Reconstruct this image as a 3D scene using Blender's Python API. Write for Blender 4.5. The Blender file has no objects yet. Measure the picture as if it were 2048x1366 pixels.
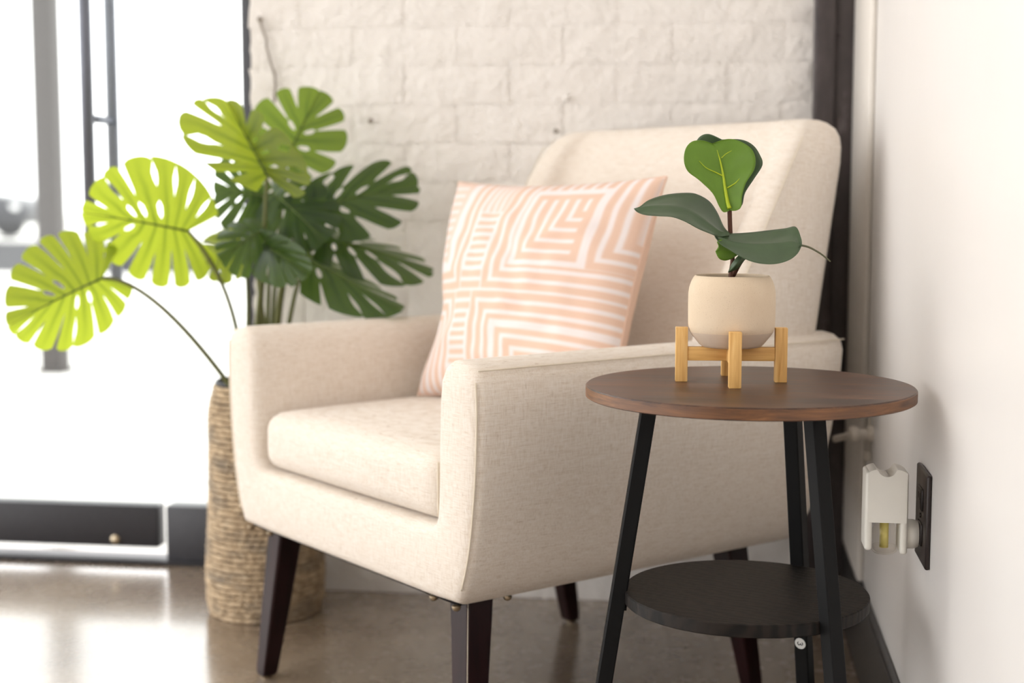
import bpy, bmesh, math, random
from mathutils import Vector, Matrix, noise
random.seed(7)
SC = bpy.context.scene
COL = SC.collection
PI = math.pi

# ------------------------------------------------------------------ camera
cam_d = bpy.data.cameras.new('camera')
cam = bpy.data.objects.new('camera', cam_d); COL.objects.link(cam)
cam.location = (0, 0, 0.825)
cam.rotation_euler = (math.radians(90 - 5.7), 0, math.radians(8.1))
cam_d.sensor_width = 36.0
cam_d.lens = 2901 / 2048 * 36
cam_d.clip_start = 0.05; cam_d.clip_end = 300
cam_d.dof.use_dof = True
cam_d.dof.focus_distance = 1.77
cam_d.dof.aperture_fstop = 3.1
SC.camera = cam

# ------------------------------------------------------------------ world, light, exposure
w = bpy.data.worlds.new('daylight'); SC.world = w; w.use_nodes = True
bg = w.node_tree.nodes['Background']
bg.inputs['Color'].default_value = (1.0, 0.992, 0.985, 1)
bg.inputs['Strength'].default_value = 1.0
SC.view_settings.view_transform = 'Standard'
SC.view_settings.look = 'None'
SC.view_settings.gamma = 1.0
SC.view_settings.use_curve_mapping = False
SC.view_settings.exposure = 1.9

# ------------------------------------------------------------------ material helpers
def srgb(r, g, b):
    f = lambda c: (c/255/12.92) if c/255 <= .04045 else ((c/255+.055)/1.055)**2.4
    return (f(r), f(g), f(b), 1)

class NT:
    def __init__(s, name):
        s.m = bpy.data.materials.new(name); s.m.use_nodes = True
        s.t = s.m.node_tree; s.n = s.t.nodes; s.p = s.n['Principled BSDF']; s.out = s.n['Material Output']
    def node(s, kind, **kw):
        n = s.n.new(kind)
        for k, v in kw.items():
            if k in n.inputs: n.inputs[k].default_value = v
            else: setattr(n, k, v)
        return n
    def link(s, a, b): s.t.links.new(a, b)
    def coord(s, scale=(1, 1, 1), kind='Object', rot=(0, 0, 0)):
        tc = s.node('ShaderNodeTexCoord'); mp = s.node('ShaderNodeMapping')
        mp.inputs['Scale'].default_value = scale; mp.inputs['Rotation'].default_value = rot
        s.link(tc.outputs[kind], mp.inputs['Vector']); return mp.outputs['Vector']
    def noise(s, vec, scale, detail=3, rough=.55, dist=0):
        n = s.node('ShaderNodeTexNoise'); n.inputs['Scale'].default_value = scale
        n.inputs['Detail'].default_value = detail; n.inputs['Roughness'].default_value = rough
        n.inputs['Distortion'].default_value = dist
        if vec is not None: s.link(vec, n.inputs['Vector'])
        return n.outputs['Fac']
    def ramp(s, fac, stops):
        r = s.node('ShaderNodeValToRGB'); e = r.color_ramp.elements
        while len(e) < len(stops): e.new(.5)
        for i, (p, c) in enumerate(stops): e[i].position = p; e[i].color = c
        s.link(fac, r.inputs['Fac']); return r.outputs['Color']
    def mix(s, fac, a, b, mode='MIX'):
        m = s.node('ShaderNodeMix', data_type='RGBA', blend_type=mode)
        if hasattr(fac, 'node'): s.link(fac, m.inputs[0])
        else: m.inputs[0].default_value = fac
        for i, v in ((6, a), (7, b)):
            if hasattr(v, 'node'): s.link(v, m.inputs[i])
            else: m.inputs[i].default_value = v
        return m.outputs[2]
    def math(s, op, a, b=0.0, c=None):
        m = s.node('ShaderNodeMath', operation=op)
        for i, v in enumerate((a, b) if c is None else (a, b, c)):
            if hasattr(v, 'node'): s.link(v, m.inputs[i])
            else: m.inputs[i].default_value = v
        return m.outputs[0]
    def bump(s, h, strength=.3, dist=.002, normal=None):
        b = s.node('ShaderNodeBump'); b.inputs['Strength'].default_value = strength
        b.inputs['Distance'].default_value = dist; s.link(h, b.inputs['Height'])
        if normal: s.link(normal, b.inputs['Normal'])
        return b.outputs['Normal']
    def base(s, c, rough=.5, spec=.5, metal=0.0):
        if hasattr(c, 'node'): s.link(c, s.p.inputs['Base Color'])
        else: s.p.inputs['Base Color'].default_value = c
        if hasattr(rough, 'node'): s.link(rough, s.p.inputs['Roughness'])
        else: s.p.inputs['Roughness'].default_value = rough
        s.p.inputs['Specular IOR Level'].default_value = spec
        s.p.inputs['Metallic'].default_value = metal
        return s
    def normal(s, n): s.link(n, s.p.inputs['Normal']); return s

M = {}
def plain(key, c, rough=.5, spec=.5, metal=0.0, var=.12, nscale=40):
    t = NT(key); v = t.coord()
    f = t.noise(v, nscale, 3)
    d = tuple(x*(1-var) for x in c[:3]) + (1,)
    t.base(t.mix(f, d, c), rough, spec, metal); M[key] = t.m; return t

def build_materials():
    # linen upholstery: two sets of stretched threads with darker slubs
    t = NT('linen'); v1 = t.coord((1000, 1000, 45)); v2 = t.coord((45, 45, 1000))
    a = t.noise(v1, 1, 2, .6); b = t.noise(v2, 1, 2, .6)
    s1 = t.noise(t.coord((800, 800, 60)), 1, 1); s2 = t.noise(t.coord((60, 60, 800)), 1, 1)
    tex = t.math('ADD', a, b)
    c = t.ramp(t.math('MULTIPLY', tex, .5), [(.34, srgb(219, 204, 187)), (.52, srgb(238, 228, 216)), (.68, srgb(245, 238, 231))])
    sl = t.math('MAXIMUM', s1, s2)
    k = t.ramp(sl, [(.67, (0, 0, 0, 1)), (.76, (1, 1, 1, 1))])
    c = t.mix(t.math('MULTIPLY', k, .5), c, srgb(176, 152, 124))
    big = t.noise(t.coord((9, 9, 9)), 1, 3)
    c = t.mix(t.math('MULTIPLY', big, .08), c, srgb(205, 186, 164))
    t.base(c, .92, .15); t.p.inputs['Sheen Weight'].default_value = .15
    t.normal(t.bump(tex, .55, .0012)); M['linen'] = t.m
    plain('piping', srgb(233, 221, 202), .9, .15)
    plain('dust_cover', srgb(28, 26, 26), .9, .1)
    t = NT('espresso'); f = t.noise(t.coord((60, 60, 6)), 1, 4)
    t.base(t.ramp(f, [(.3, srgb(26, 11, 13)), (.7, srgb(44, 19, 21))]), .36, .25); M['espresso'] = t.m
    plain('nickel', srgb(190, 175, 150), .3, .5, 1.0)
    # pillow print comes from the colour attribute
    t = NT('pillow_print'); ca = t.node('ShaderNodeVertexColor'); ca.layer_name = 'print'
    f = t.noise(t.coord((500, 500, 500)), 1, 2)
    c = t.mix(t.math('MULTIPLY', f, .16), ca.outputs['Color'], srgb(205, 170, 150))
    t.base(c, .95, .1); t.normal(t.bump(f, .4, .001)); M['pillow_print'] = t.m
    # table top: rustic brown wood laminate
    t = NT('rustic_wood'); v = t.coord((7, 90, 60), rot=(0, 0, .35))
    g = t.noise(v, 1, 6, .62, 1.2); g2 = t.noise(t.coord((5, 12, 12), rot=(0, 0, .35)), 1, 3)
    c = t.ramp(g, [(.30, srgb(44, 28, 21)), (.48, srgb(80, 54, 40)), (.70, srgb(118, 82, 60))])
    c = t.mix(t.ramp(g2, [(.46, (0, 0, 0, 1)), (.66, (.75, .75, .75, 1))]), c, srgb(52, 37, 31))
    t.base(c, t.math('MULTIPLY_ADD', g, .2, .3), .4); t.normal(t.bump(g, .15, .0006)); M['rustic_wood'] = t.m
    t = NT('rustic_edge'); g = t.noise(t.coord((14, 14, 160)), 1, 5, .6, .6)
    t.base(t.ramp(g, [(.3, srgb(78, 50, 32)), (.55, srgb(118, 78, 46)), (.75, srgb(150, 104, 62))]), .42, .5); M['rustic_edge'] = t.m
    t = NT('black_oak'); v = t.coord((8, 120, 40), rot=(0, 0, -.5))
    wv = t.node('ShaderNodeTexWave', wave_type='BANDS'); wv.inputs['Scale'].default_value = 14
    wv.inputs['Distortion'].default_value = 9; wv.inputs['Detail'].default_value = 3; wv.inputs['Detail Scale'].default_value = 1.2
    t.link(t.coord((1, 3, 1), rot=(0, 0, -.6)), wv.inputs['Vector'])
    g = t.noise(v, 1, 4)
    h = t.math('ADD', wv.outputs['Fac'], g)
    t.base(t.ramp(t.math('MULTIPLY', h, .5), [(.3, srgb(16, 13, 12)), (.7, srgb(36, 30, 26))]), .5, .22); t.normal(t.bump(h, .35, .0006)); M['black_oak'] = t.m
    t = plain('black_steel', srgb(11, 11, 12), .55, .2, 0, .1, 200)
    M_sticker = plain('sticker_white', srgb(235, 235, 232), .5)
    plain('ink', srgb(20, 20, 20), .6)
    # pot, stand, plant
    t = NT('stoneware'); f = t.noise(t.coord((1, 1, 1)), 900, 2); g = t.noise(t.coord(), 30, 4)
    c = t.mix(g, srgb(214, 192, 164), srgb(226, 208, 184))
    c = t.mix(t.ramp(f, [(.62, (0, 0, 0, 1)), (.72, (.6, .6, .6, 1))]), c, srgb(186, 160, 130))
    t.base(c, .75, .25); t.normal(t.bump(f, .15, .0005)); M['stoneware'] = t.m
    t = NT('glaze_foot'); f = t.noise(t.coord(), 60, 3)
    t.base(t.mix(f, srgb(206, 187, 168), srgb(218, 201, 182)), .6, .3); M['glaze_foot'] = t.m
    t = NT('pine'); f = t.noise(t.coord((160, 160, 10)), 1, 4, .6, .4)
    t.base(t.ramp(f, [(.3, srgb(206, 152, 84)), (.55, srgb(232, 186, 116)), (.75, srgb(243, 206, 142))]), .5, .4); M['pine'] = t.m
    t = NT('pine_side'); f = t.noise(t.coord((10, 160, 160)), 1, 4, .6, .4)
    t.base(t.ramp(f, [(.3, srgb(206, 152, 84)), (.55, srgb(230, 184, 112)), (.75, srgb(240, 202, 138))]), .5, .4); M['pine_side'] = t.m
    plain('potting_soil', srgb(58, 46, 38), .95, .1, 0, .5, 300)
    t = plain('fig_stem', srgb(96, 62, 48), .7, .3, 0, .4, 220)
    plain('fig_vein', srgb(182, 200, 40), .45, .4, 0, .2, 120)
    plain('twig', srgb(112, 112, 88), .7, .3)
    def leaf(key, top, trans, tw, rough=.42, vein=None, nsc=60, uvvein=False):
        t = NT(key); f = t.noise(t.coord(), nsc, 4)
        d = tuple(x*.72 for x in top[:3]) + (1,)
        c = t.mix(f, d, top); tc = trans
        if uvvein:
            uv = t.node('ShaderNodeUVMap'); uv.uv_map = 'leaf'
            sp = t.node('ShaderNodeSeparateXYZ'); t.link(uv.outputs['UV'], sp.inputs[0])
            dx = t.math('ABSOLUTE', t.math('SUBTRACT', sp.outputs['X'], .5))
            k = t.ramp(dx, [(.03, (1, 1, 1, 1)), (.2, (0, 0, 0, 1))])
            k = t.math('MULTIPLY', k, t.math('SUBTRACT', 1.0, t.math('MULTIPLY', sp.outputs['Y'], .9)))
            c = t.mix(t.math('MULTIPLY', k, .7), c, vein)
            tc = t.mix(t.math('MULTIPLY', k, .75), trans, (trans[0]*.28, trans[1]*.4, trans[2]*.4, 1))
        t.base(c, rough, .4)
        tr = t.node('ShaderNodeBsdfTranslucent')
        if hasattr(tc, 'node'): t.link(tc, tr.inputs['Color'])
        else: tr.inputs['Color'].default_value = tc
        mx = t.node('ShaderNodeMixShader'); mx.inputs[0].default_value = tw
        t.link(t.p.outputs[0], mx.inputs[1]); t.link(tr.outputs[0], mx.inputs[2]); t.link(mx.outputs[0], t.out.inputs['Surface'])
        M[key] = t.m
    leaf('fig_under', srgb(116, 154, 52), (.30, .50, .06, 1), .2, .5)
    leaf('fig_dark', srgb(82, 102, 72), (.10, .2, .04, 1), .1, .38)
    leaf('monstera_leaf', srgb(66, 96, 42), (.60, .70, .05, 1), .6, .33, srgb(40, 58, 30), 24, True)  # lit copy: backlight pushed into the translucent colour
    leaf('monstera_leaf_half_lit', srgb(72, 102, 44), (.36, .50, .05, 1), .42, .33, srgb(40, 58, 30), 24, True)  # half-lit copy for the leaf against the wall, dimmer light in its colour
    leaf('monstera_leaf_shaded', srgb(52, 74, 40), (.22, .36, .05, 1), .36, .3, srgb(34, 48, 28), 24, True)  # shaded copy of the same leaf, shade put into its colours
    plain('petiole', srgb(118, 122, 78), .6, .3, 0, .3, 60)
    plain('midrib', srgb(86, 104, 46), .6, .3, 0, .3, 60)
    # basket
    t = NT('seagrass'); f = t.noise(t.coord((60, 60, 90)), 1, 3, .5); g = t.noise(t.coord((9, 9, 22)), 1, 3)
    c = t.ramp(f, [(.28, srgb(146, 128, 106)), (.48, srgb(184, 162, 134)), (.62, srgb(204, 182, 152)), (.78, srgb(224, 206, 180))])
    c = t.mix(t.ramp(g, [(.5, (0, 0, 0, 1)), (.68, (.7, .7, .7, 1))]), c, srgb(128, 120, 110))
    t.base(c, .85, .2); t.normal(t.bump(f, .5, .002)); M['seagrass'] = t.m
    plain('basket_liner', srgb(44, 44, 48), .55, .4)
    # setting
    t = NT('painted_brick'); v = t.coord(kind='Object')
    geo = t.node('ShaderNodeNewGeometry')
    f1 = t.noise(geo.outputs['Position'], 14, 5, .6); f2 = t.noise(geo.outputs['Position'], 60, 4, .6); f3 = t.noise(geo.outputs['Position'], 3.0, 3)
    h = t.math('ADD', t.math('MULTIPLY', f1, 1.9), t.math('MULTIPLY', f2, .5))
    c = t.mix(f3, srgb(240, 236, 232), srgb(234, 228, 222))
    c = t.mix(t.ramp(f1, [(.62, (0, 0, 0, 1)), (.8, (.35, .35, .35, 1))]), c, srgb(218, 207, 197))
    t.base(c, .55, .35); t.normal(t.bump(h, .6, .012)); M['painted_brick'] = t.m
    t = NT('wall_paint'); geo = t.node('ShaderNodeNewGeometry')
    f = t.noise(geo.outputs['Position'], 2.2, 3); g = t.noise(geo.outputs['Position'], 16, 4)
    t.base(t.mix(f, srgb(238, 235, 232), srgb(233, 228, 224)), .34, .4)
    t.normal(t.bump(g, .1, .006)); M['wall_paint'] = t.m
    plain('white_trim', srgb(236, 230, 222), .4, .4, 0, .05)
    plain('white_fitting', srgb(226, 218, 206), .35, .5, 0, .06)
    t = NT('baseboard_black'); f = t.noise(t.coord((1, 1, 1)), 60, 5)
    t.base(t.ramp(f, [(.3, srgb(30, 29, 29)), (.6, srgb(42, 41, 41)), (.8, srgb(70, 68, 66))]), .35, .5); M['baseboard_black'] = t.m
    t = NT('column_paint'); f = t.noise(t.coord((26, 26, 9)), 1, 5, .65)
    t.base(t.ramp(f, [(.3, srgb(52, 45, 45)), (.6, srgb(72, 63, 63)), (.86, srgb(136, 126, 126))]), .42, .5); t.normal(t.bump(f, .5, .004)); M['column_paint'] = t.m
    plain('crack_dark', srgb(150, 140, 128), .9, .1)
    t = NT('concrete_floor'); geo = t.node('ShaderNodeNewGeometry'); P = geo.outputs['Position']
    f = t.noise(P, 3.2, 6, .62, .5); g = t.noise(P, 26, 5, .6); s = t.noise(P, 120, 3)
    c = t.ramp(f, [(.3, srgb(124, 106, 89)), (.5, srgb(150, 133, 115)), (.72, srgb(174, 158, 140))])
    c = t.mix(t.math('MULTIPLY', g, .4), c, srgb(98, 84, 69))
    t.base(c, t.math('MULTIPLY_ADD', g, .2, .16), .5); t.normal(t.bump(s, .03, .0006))
    t.p.inputs['Coat Weight'].default_value = .7; t.p.inputs['Coat IOR'].default_value = 1.6; t.p.inputs['Coat Roughness'].default_value = .13
    M['concrete_floor'] = t.m
    plain('ceiling_white', srgb(235, 232, 228), .9, .2, 0, .04)
    t = NT('bronze_frame'); f = t.noise(t.coord(), 70, 3)
    t.base(t.mix(f, srgb(40, 40, 46), srgb(50, 50, 56)), .4, .5); M['bronze_frame'] = t.m
    plain('handle_steel', srgb(112, 116, 128), .35, .5, .3)
    # thin clear glazing: lets light straight through, mirrors a little
    def thin_glass(key, tint=(.97, .985, .98, 1), gl=.06):
        t = NT(key); tr = t.node('ShaderNodeBsdfTransparent'); tr.inputs['Color'].default_value = tint
        gs = t.node('ShaderNodeBsdfGlossy'); gs.inputs['Roughness'].default_value = .02
        lw = t.node('ShaderNodeLayerWeight'); lw.inputs['Blend'].default_value = .5
        fr = t.math('MULTIPLY_ADD', t.math('POWER', lw.outputs['Facing'], 4.0), .6, .03)
        mx = t.node('ShaderNodeMixShader'); t.link(fr, mx.inputs[0]); t.link(tr.outputs[0], mx.inputs[1]); t.link(gs.outputs[0], mx.inputs[2])
        t.link(mx.outputs[0], t.out.inputs['Surface']); M[key] = t.m
    thin_glass('glazing'); thin_glass('vial_glass', (.97, .96, .94, 1))
    plain('plug_white', srgb(244, 240, 230), .35, .5, 0, .04)
    plain('wick_yellow', srgb(238, 224, 130), .6, .3, 0, .1)
    plain('oil', srgb(232, 220, 170), .2, .5)
    plain('outlet_bronze', srgb(44, 34, 32), .35, .5, .2)
    # outside
    plain('pavement', srgb(216, 214, 210), .85, .2, 0, .12, 3)
    plain('asphalt', srgb(22, 22, 28), .9, .2, 0, .2, 2)
    plain('post_paint', srgb(62, 56, 53), .6, .3, 0, .2, 4)
    plain('car_body', srgb(22, 24, 34), .3, .5, .2)
    plain('car_glass', srgb(30, 34, 40), .1, .5)
    plain('tyre', srgb(22, 22, 24), .8, .2)
    plain('car_lamp', srgb(220, 220, 220), .2, .5)
build_materials()

# ------------------------------------------------------------------ geometry helpers
def mesh_obj(name, verts, faces, mat, parent=None, smooth=True, loc=None):
    me = bpy.data.meshes.new(name); me.from_pydata([tuple(v) for v in verts], [], faces); me.validate(); me.update()
    return finish(name, me, mat, parent, smooth, loc)
def finish(name, me, mat, parent=None, smooth=True, loc=None):
    if mat: me.materials.append(M[mat])
    if smooth: me.polygons.foreach_set('use_smooth', [True]*len(me.polygons))
    o = bpy.data.objects.new(name, me); COL.objects.link(o)
    if parent: o.parent = parent
    if loc: o.location = loc
    return o
def bm_obj(name, bm, mat, parent=None, smooth=True, loc=None):
    bmesh.ops.recalc_face_normals(bm, faces=bm.faces)
    me = bpy.data.meshes.new(name); bm.to_mesh(me); bm.free(); return finish(name, me, mat, parent, smooth, loc)
def sharp(o, ang=35):
    me = o.data; bm = bmesh.new(); bm.from_mesh(me)
    for e in bm.edges:
        if len(e.link_faces) == 2 and e.calc_face_angle(0) > math.radians(ang): e.smooth = False
    bm.to_mesh(me); bm.free(); return o
def box_bm(x0, x1, y0, y1, z0, z1, bev=0.0, seg=2, bm=None):
    bm = bm or bmesh.new()
    r = bmesh.ops.create_cube(bm, size=1.0)
    vs = r['verts']
    for v in vs:
        v.co = Vector(((x0+x1)/2 + v.co.x*(x1-x0), (y0+y1)/2 + v.co.y*(y1-y0), (z0+z1)/2 + v.co.z*(z1-z0)))
    if bev:
        es = list({e for v in vs for e in v.link_edges})
        bmesh.ops.bevel(bm, geom=es, offset=bev, segments=seg, affect='EDGES', profile=.5)
    return bm
def box(name, x0, x1, y0, y1, z0, z1, mat, parent=None, bev=0.0, seg=2):
    return sharp(bm_obj(name, box_bm(x0, x1, y0, y1, z0, z1, bev, seg), mat, parent, True), 50)
def tube_data(pts, rad, n=8, closed=False, caps=True):
    pts = [Vector(p) for p in pts]; m = len(pts)
    rads = rad if isinstance(rad, (list, tuple)) else [rad]*m
    verts, faces = [], []; up = None
    for i, p in enumerate(pts):
        if closed: t = pts[(i+1) % m]-pts[i-1]
        else: t = pts[min(i+1, m-1)]-pts[max(i-1, 0)]
        t.normalize()
        if up is None:
            up = Vector((0, 0, 1)) if abs(t.z) < .9 else Vector((1, 0, 0))
        up = (up - t*up.dot(t)).normalized(); s = t.cross(up)
        for k in range(n):
            a = 2*PI*k/n; verts.append(p + (up*math.cos(a)+s*math.sin(a))*rads[i])
    rng = m if closed else m-1
    for i in range(rng):
        j = (i+1) % m
        for k in range(n): faces.append((i*n+k, i*n+(k+1) % n, j*n+(k+1) % n, j*n+k))
    if caps and not closed:
        faces.append(tuple(range(n))[::-1]); faces.append(tuple((m-1)*n+k for k in range(n)))
    return verts, faces
def tube(name, pts, rad, mat, parent=None, n=8, closed=False):
    v, f = tube_data(pts, rad, n, closed); return mesh_obj(name, v, f, mat, parent)
def catmull(pts, n):
    P = [Vector(p) for p in pts]; out = []; m = len(P)-1
    for i in range(n+1):
        x = i/n*m; k = min(int(x), m-1); t = x-k
        p0 = P[k-1] if k > 0 else P[0]*2-P[1]; p3 = P[k+2] if k+2 <= m else P[m]*2-P[m-1]
        p1, p2 = P[k], P[k+1]
        out.append(.5*((2*p1)+(p2-p0)*t+(2*p0-5*p1+4*p2-p3)*t*t+(3*p1-p0-3*p2+p3)*t*t*t))
    return out
def lathe(name, prof, mat, parent=None, n=48, center=(0, 0), smooth=True):
    verts, faces = [], []; m = len(prof)
    for r, z in prof:
        for k in range(n):
            a = 2*PI*k/n; verts.append((center[0]+r*math.cos(a), center[1]+r*math.sin(a), z))
    for i in range(m-1):
        for k in range(n): faces.append((i*n+k, i*n+(k+1) % n, (i+1)*n+(k+1) % n, (i+1)*n+k))
    if prof[0][0] > 1e-5: faces.append(tuple(range(n))[::-1])
    if prof[-1][0] > 1e-5: faces.append(tuple((m-1)*n+k for k in range(n)))
    o = mesh_obj(name, verts, faces, mat, parent, smooth); return sharp(o, 40)
def empty(name, loc=(0, 0, 0), rz=0):
    o = bpy.data.objects.new(name, None); COL.objects.link(o); o.location = loc; o.rotation_euler = (0, 0, rz)
    o.empty_display_size = .05; return o
def tag(o, label, cat, group=None):
    o['label'] = label; o['category'] = cat
    if group: o['group'] = group
    return o
def struct(o): o['kind'] = 'structure'; return o

# ================================================================== THE SETTING
WX = .26      # right wall plane
WY = 2.90     # brick wall plane
SY = 3.06     # shop-front plane
WL = -.957    # left end of the brick wall
struct(box('floor', -4.2, WX, -3.2, SY+.12, -.06, 0, 'concrete_floor'))
wr = struct(box('wall_right', WX, WX+.14, -3.2, SY+.2, 0, 3.1, 'wall_paint'))
struct(box('wall_rear_blocker', -4.2, WX+.14, -3.3, -3.2, 0, 3.1, 'wall_paint'))  # unseen, added behind the camera so light comes mainly from the left
struct(box('ceiling', -4.2, WX+.14, -3.2, SY+.2, 3.1, 3.2, 'ceiling_white'))
wb = struct(box('wall_back', WL+.004, WX, WY+.0068, SY+.2, 0, 3.1, 'painted_brick'))
def brick_mesh(i, L, H):
    rnd = random.Random(100+i); bm = bmesh.new()
    nx, nz = 7, 4; g = {}
    for a in range(nx+1):
        for c in range(nz+1):
            x = L*(a/nx-.5); z = H*(c/nz-.5)
            edge = a in (0, nx) or c in (0, nz)
            x += rnd.uniform(-.003, .003); z += rnd.uniform(-.0025, .0025)
            y = .0048 if edge else rnd.uniform(.0028, .0042)
            if not edge and (a in (1, nx-1) or c in (1, nz-1)): y += .0002
            g[a, c] = bm.verts.new((x, y, z))
    for a in range(nx):
        for c in range(nz): bm.faces.new((g[a, c], g[a+1, c], g[a+1, c+1], g[a, c+1]))
    r = []
    for a in range(nx+1): r.append(g[a, 0])
    for c in range(1, nz+1): r.append(g[nx, c])
    for a in range(nx-1, -1, -1): r.append(g[a, nz])
    for c in range(nz-1, 0, -1): r.append(g[0, c])
    bk = [bm.verts.new((v.co.x, .012, v.co.z)) for v in r]
    for k in range(len(r)): j = (k+1) % len(r); bm.faces.new((r[k], bk[k], bk[j], r[j]))
    bm.faces.new(bk[::-1])
    bmesh.ops.recalc_face_normals(bm, faces=bm.faces)
    for e in bm.edges:
        if e.calc_face_angle(0) > .9: e.smooth = False
    me = bpy.data.meshes.new('brick'); bm.to_mesh(me); bm.free()
    me.materials.append(M['painted_brick']); me.polygons.foreach_set('use_smooth', [True]*len(me.polygons))
    return me
BL_, BH_, PX, PZ = .2105, .0740, .215, .0775
full = [brick_mesh(i, BL_, BH_) for i in range(7)]
def put_brick(me, x, z):
    o = bpy.data.objects.new('brick', me); COL.objects.link(o); o.parent = wb
    o.location = (x, WY + random.uniform(-.0008, .0008), z); o.rotation_euler = (0, random.uniform(-.006, .006), 0)
nb = 0
for r in range(19):
    z = .04 + r*PZ; x = WL + .004 - (PX/2 if r % 2 else 0)
    while x < .19:
        x0, x1 = max(x, WL+.002), min(x+BL_, .19)
        if x1-x0 > BL_*.97: put_brick(random.choice(full), (x0+x1)/2, z)
        elif x1-x0 > .03: put_brick(brick_mesh(40+nb, x1-x0, BH_), (x0+x1)/2, z); nb += 1
        x += PX
# cracks and old fixings in the paint
cr = catmull([(-0.9281, 2.8955, 1.1873), (-0.9165, 2.8955, 1.1321), (-0.9067, 2.8955, 1.0868), (-0.8987, 2.8955, 1.0616), (-0.9016, 2.8955, 1.0163)], 26)
cr = [p+Vector((noise.noise(p*60)*.004, 0, 0)) for p in cr]
tube('crack', cr, [.0022+.0012*abs(noise.noise(p*90)) for p in cr], 'crack_dark', wb, 6)
for (p, r) in (((-0.9294, 2.8960, 1.1844), .006), ((-0.3030, 2.8960, 1.0198), .0075), ((-0.3238, 2.8960, 0.9551), .005), ((-0.7004, 2.8960, 0.9775), .0055)):
    bm = bmesh.new(); bmesh.ops.create_icosphere(bm, subdivisions=2, radius=r)
    for v in bm.verts: v.co.y *= .6; v.co += Vector((noise.noise(v.co*200)*.002, 0, noise.noise(v.co*170)*.002))
    bm_obj('plugged_hole', bm, 'crack_dark' if r < .007 else 'painted_brick', wb, True, p)

# black baseboard on the right wall
bb = struct(box('baseboard_right', WX-.014, WX, -3.2, 2.84, 0, .15, 'baseboard_black', None, .003))
# boxed-out white strip next to the corner column
struct(box('trim_1', WX-.011, WX, 2.56, WY, .15, 3.1, 'white_trim', None, .004))

# steel corner column
colr = tag(empty('steel_column', (.213, 2.87, 0)), 'dark painted steel column standing in the corner beside the brick wall', 'column')
box('flange', -.038, .001, -.022, .026, 0, 3.1, 'column_paint', colr, .003)
box('web', .001, .038, -.008, .026, 0, 3.1, 'column_paint', colr, .002)
for z in (.55, .83, 1.13, 1.4):
    bm = bmesh.new(); bmesh.ops.create_uvsphere(bm, u_segments=10, v_segments=6, radius=.0045)
    bm_obj('rivet', bm, 'column_paint', colr, True, (.008, -.0085, z))

# ---------------------------------------------------------------- shop front: glass door with side light
dr = struct(empty('door_1', (-1.24, SY, 0)))
box('bottom_rail', -.98, 0, 0, .045, .038, .133, 'bronze_frame', dr, .003)
box('pane', -.98, 0, .016, .028, .133, 2.3, 'glazing', dr)
box('top_rail', -.98, 0, 0, .045, 2.3, 2.4, 'bronze_frame', dr, .003)
lk = lathe('lock_bolt', [(0, 0), (.009, 0), (.010, .002), (.010, .006), (.006, .009), (0, .0095)], 'nickel', dr, 20)
lk.rotation_euler = (PI/2, 0, 0); lk.location = (-.10, 0, .055)
for yy, nm in ((-.07, 'pull_bar'), (.06, 'pull_bar')):
    h = tube(nm, [(-.107, yy, .62), (-.107, yy, 1.75)], .0135, 'handle_steel', dr, 14)
for z in (.993, 1.45): tube('standoff', [(-.107, -.07, z), (-.107, .06, z)], .009, 'handle_steel', dr, 12)
wn = struct(empty('window_1', (-1.1, SY, 0)))
box('bottom_rail', -.119, .14, -.004, .05, .004, .135, 'bronze_frame', wn, .003)
box('pane', -.119, .10, .016, .028, .135, 2.4, 'glazing', wn)
box('jamb', .078, .14, -.01, .05, .135, 3.1, 'bronze_frame', wn, .002)
w2 = struct(empty('window_2', (-3.2, SY, 0)))
box('bottom_rail', -.96, .96, 0, .045, .004, .135, 'bronze_frame', w2, .003)
box('pane', -.96, .96, .016, .028, .135, 2.4, 'glazing', w2)
box('mullion', .96, 1.0, -.01, .05, 0, 3.1, 'bronze_frame', w2, .002)
struct(box('trim_2', -4.2, WL, SY-.012, SY+.062, 0, .010, 'bronze_frame', None, .002))
struct(box('trim_3', -4.2, WL, SY-.012, SY+.062, 2.4, 3.1, 'bronze_frame', None, .002))

# ---------------------------------------------------------------- outside
struct(box('pavement', -30, 14, SY+.12, 15.0, -.06, 0, 'pavement'))
struct(box('road', -40, 20, 15.0, 25.5, -.10, -.02, 'asphalt'))
struct(box('far_pavement', -60, 40, 25.5, 60, -.08, 0, 'pavement'))
post = tag(empty('street_post', (-3.1, 6.45, 0)), 'tall grey square post standing on the pavement outside the glass door', 'post')
box('shaft', -.05, .05, -.05, .05, .02, 4.2, 'post_paint', post, .006)
box('base_plate', -.062, .062, -.062, .062, 0, .02, 'post_paint', post, .004)
# parked car across the road, only its nose shows
car = tag(empty('parked_car', (-15.85, 27.4, 0)), 'dark blue car parked across the road at the left edge', 'car')
def extr(name, prof, y0, y1, mat, par, bev=.04):
    bm = bmesh.new(); a = [bm.verts.new((x, y0, z)) for x, z in prof]; b = [bm.verts.new((x, y1, z)) for x, z in prof]; n = len(prof)
    for i in range(n): bm.faces.new((a[i], a[(i+1) % n], b[(i+1) % n], b[i]))
    bm.faces.new(a[::-1]); bm.faces.new(b)
    bmesh.ops.bevel(bm, geom=list(bm.edges), offset=bev, segments=2, affect='EDGES')
    return bm_obj(name, bm, mat, par, True)
extr('body', [(-2.2, .28), (2.15, .28), (2.25, .5), (2.2, .68), (2.0, .80), (1.0, .92), (-1.7, .96), (-2.15, .9), (-2.25, .5)], -.88, .88, 'car_body', car)
extr('cabin', [(.95, .90), (.25, 1.36), (-1.0, 1.42), (-1.75, .94)], -.74, .74, 'car_glass', car)
extr('roof', [(.2, 1.36), (-.2, 1.43), (-.9, 1.45), (-1.05, 1.40)], -.70, .70, 'car_body', car, .01)
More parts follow.
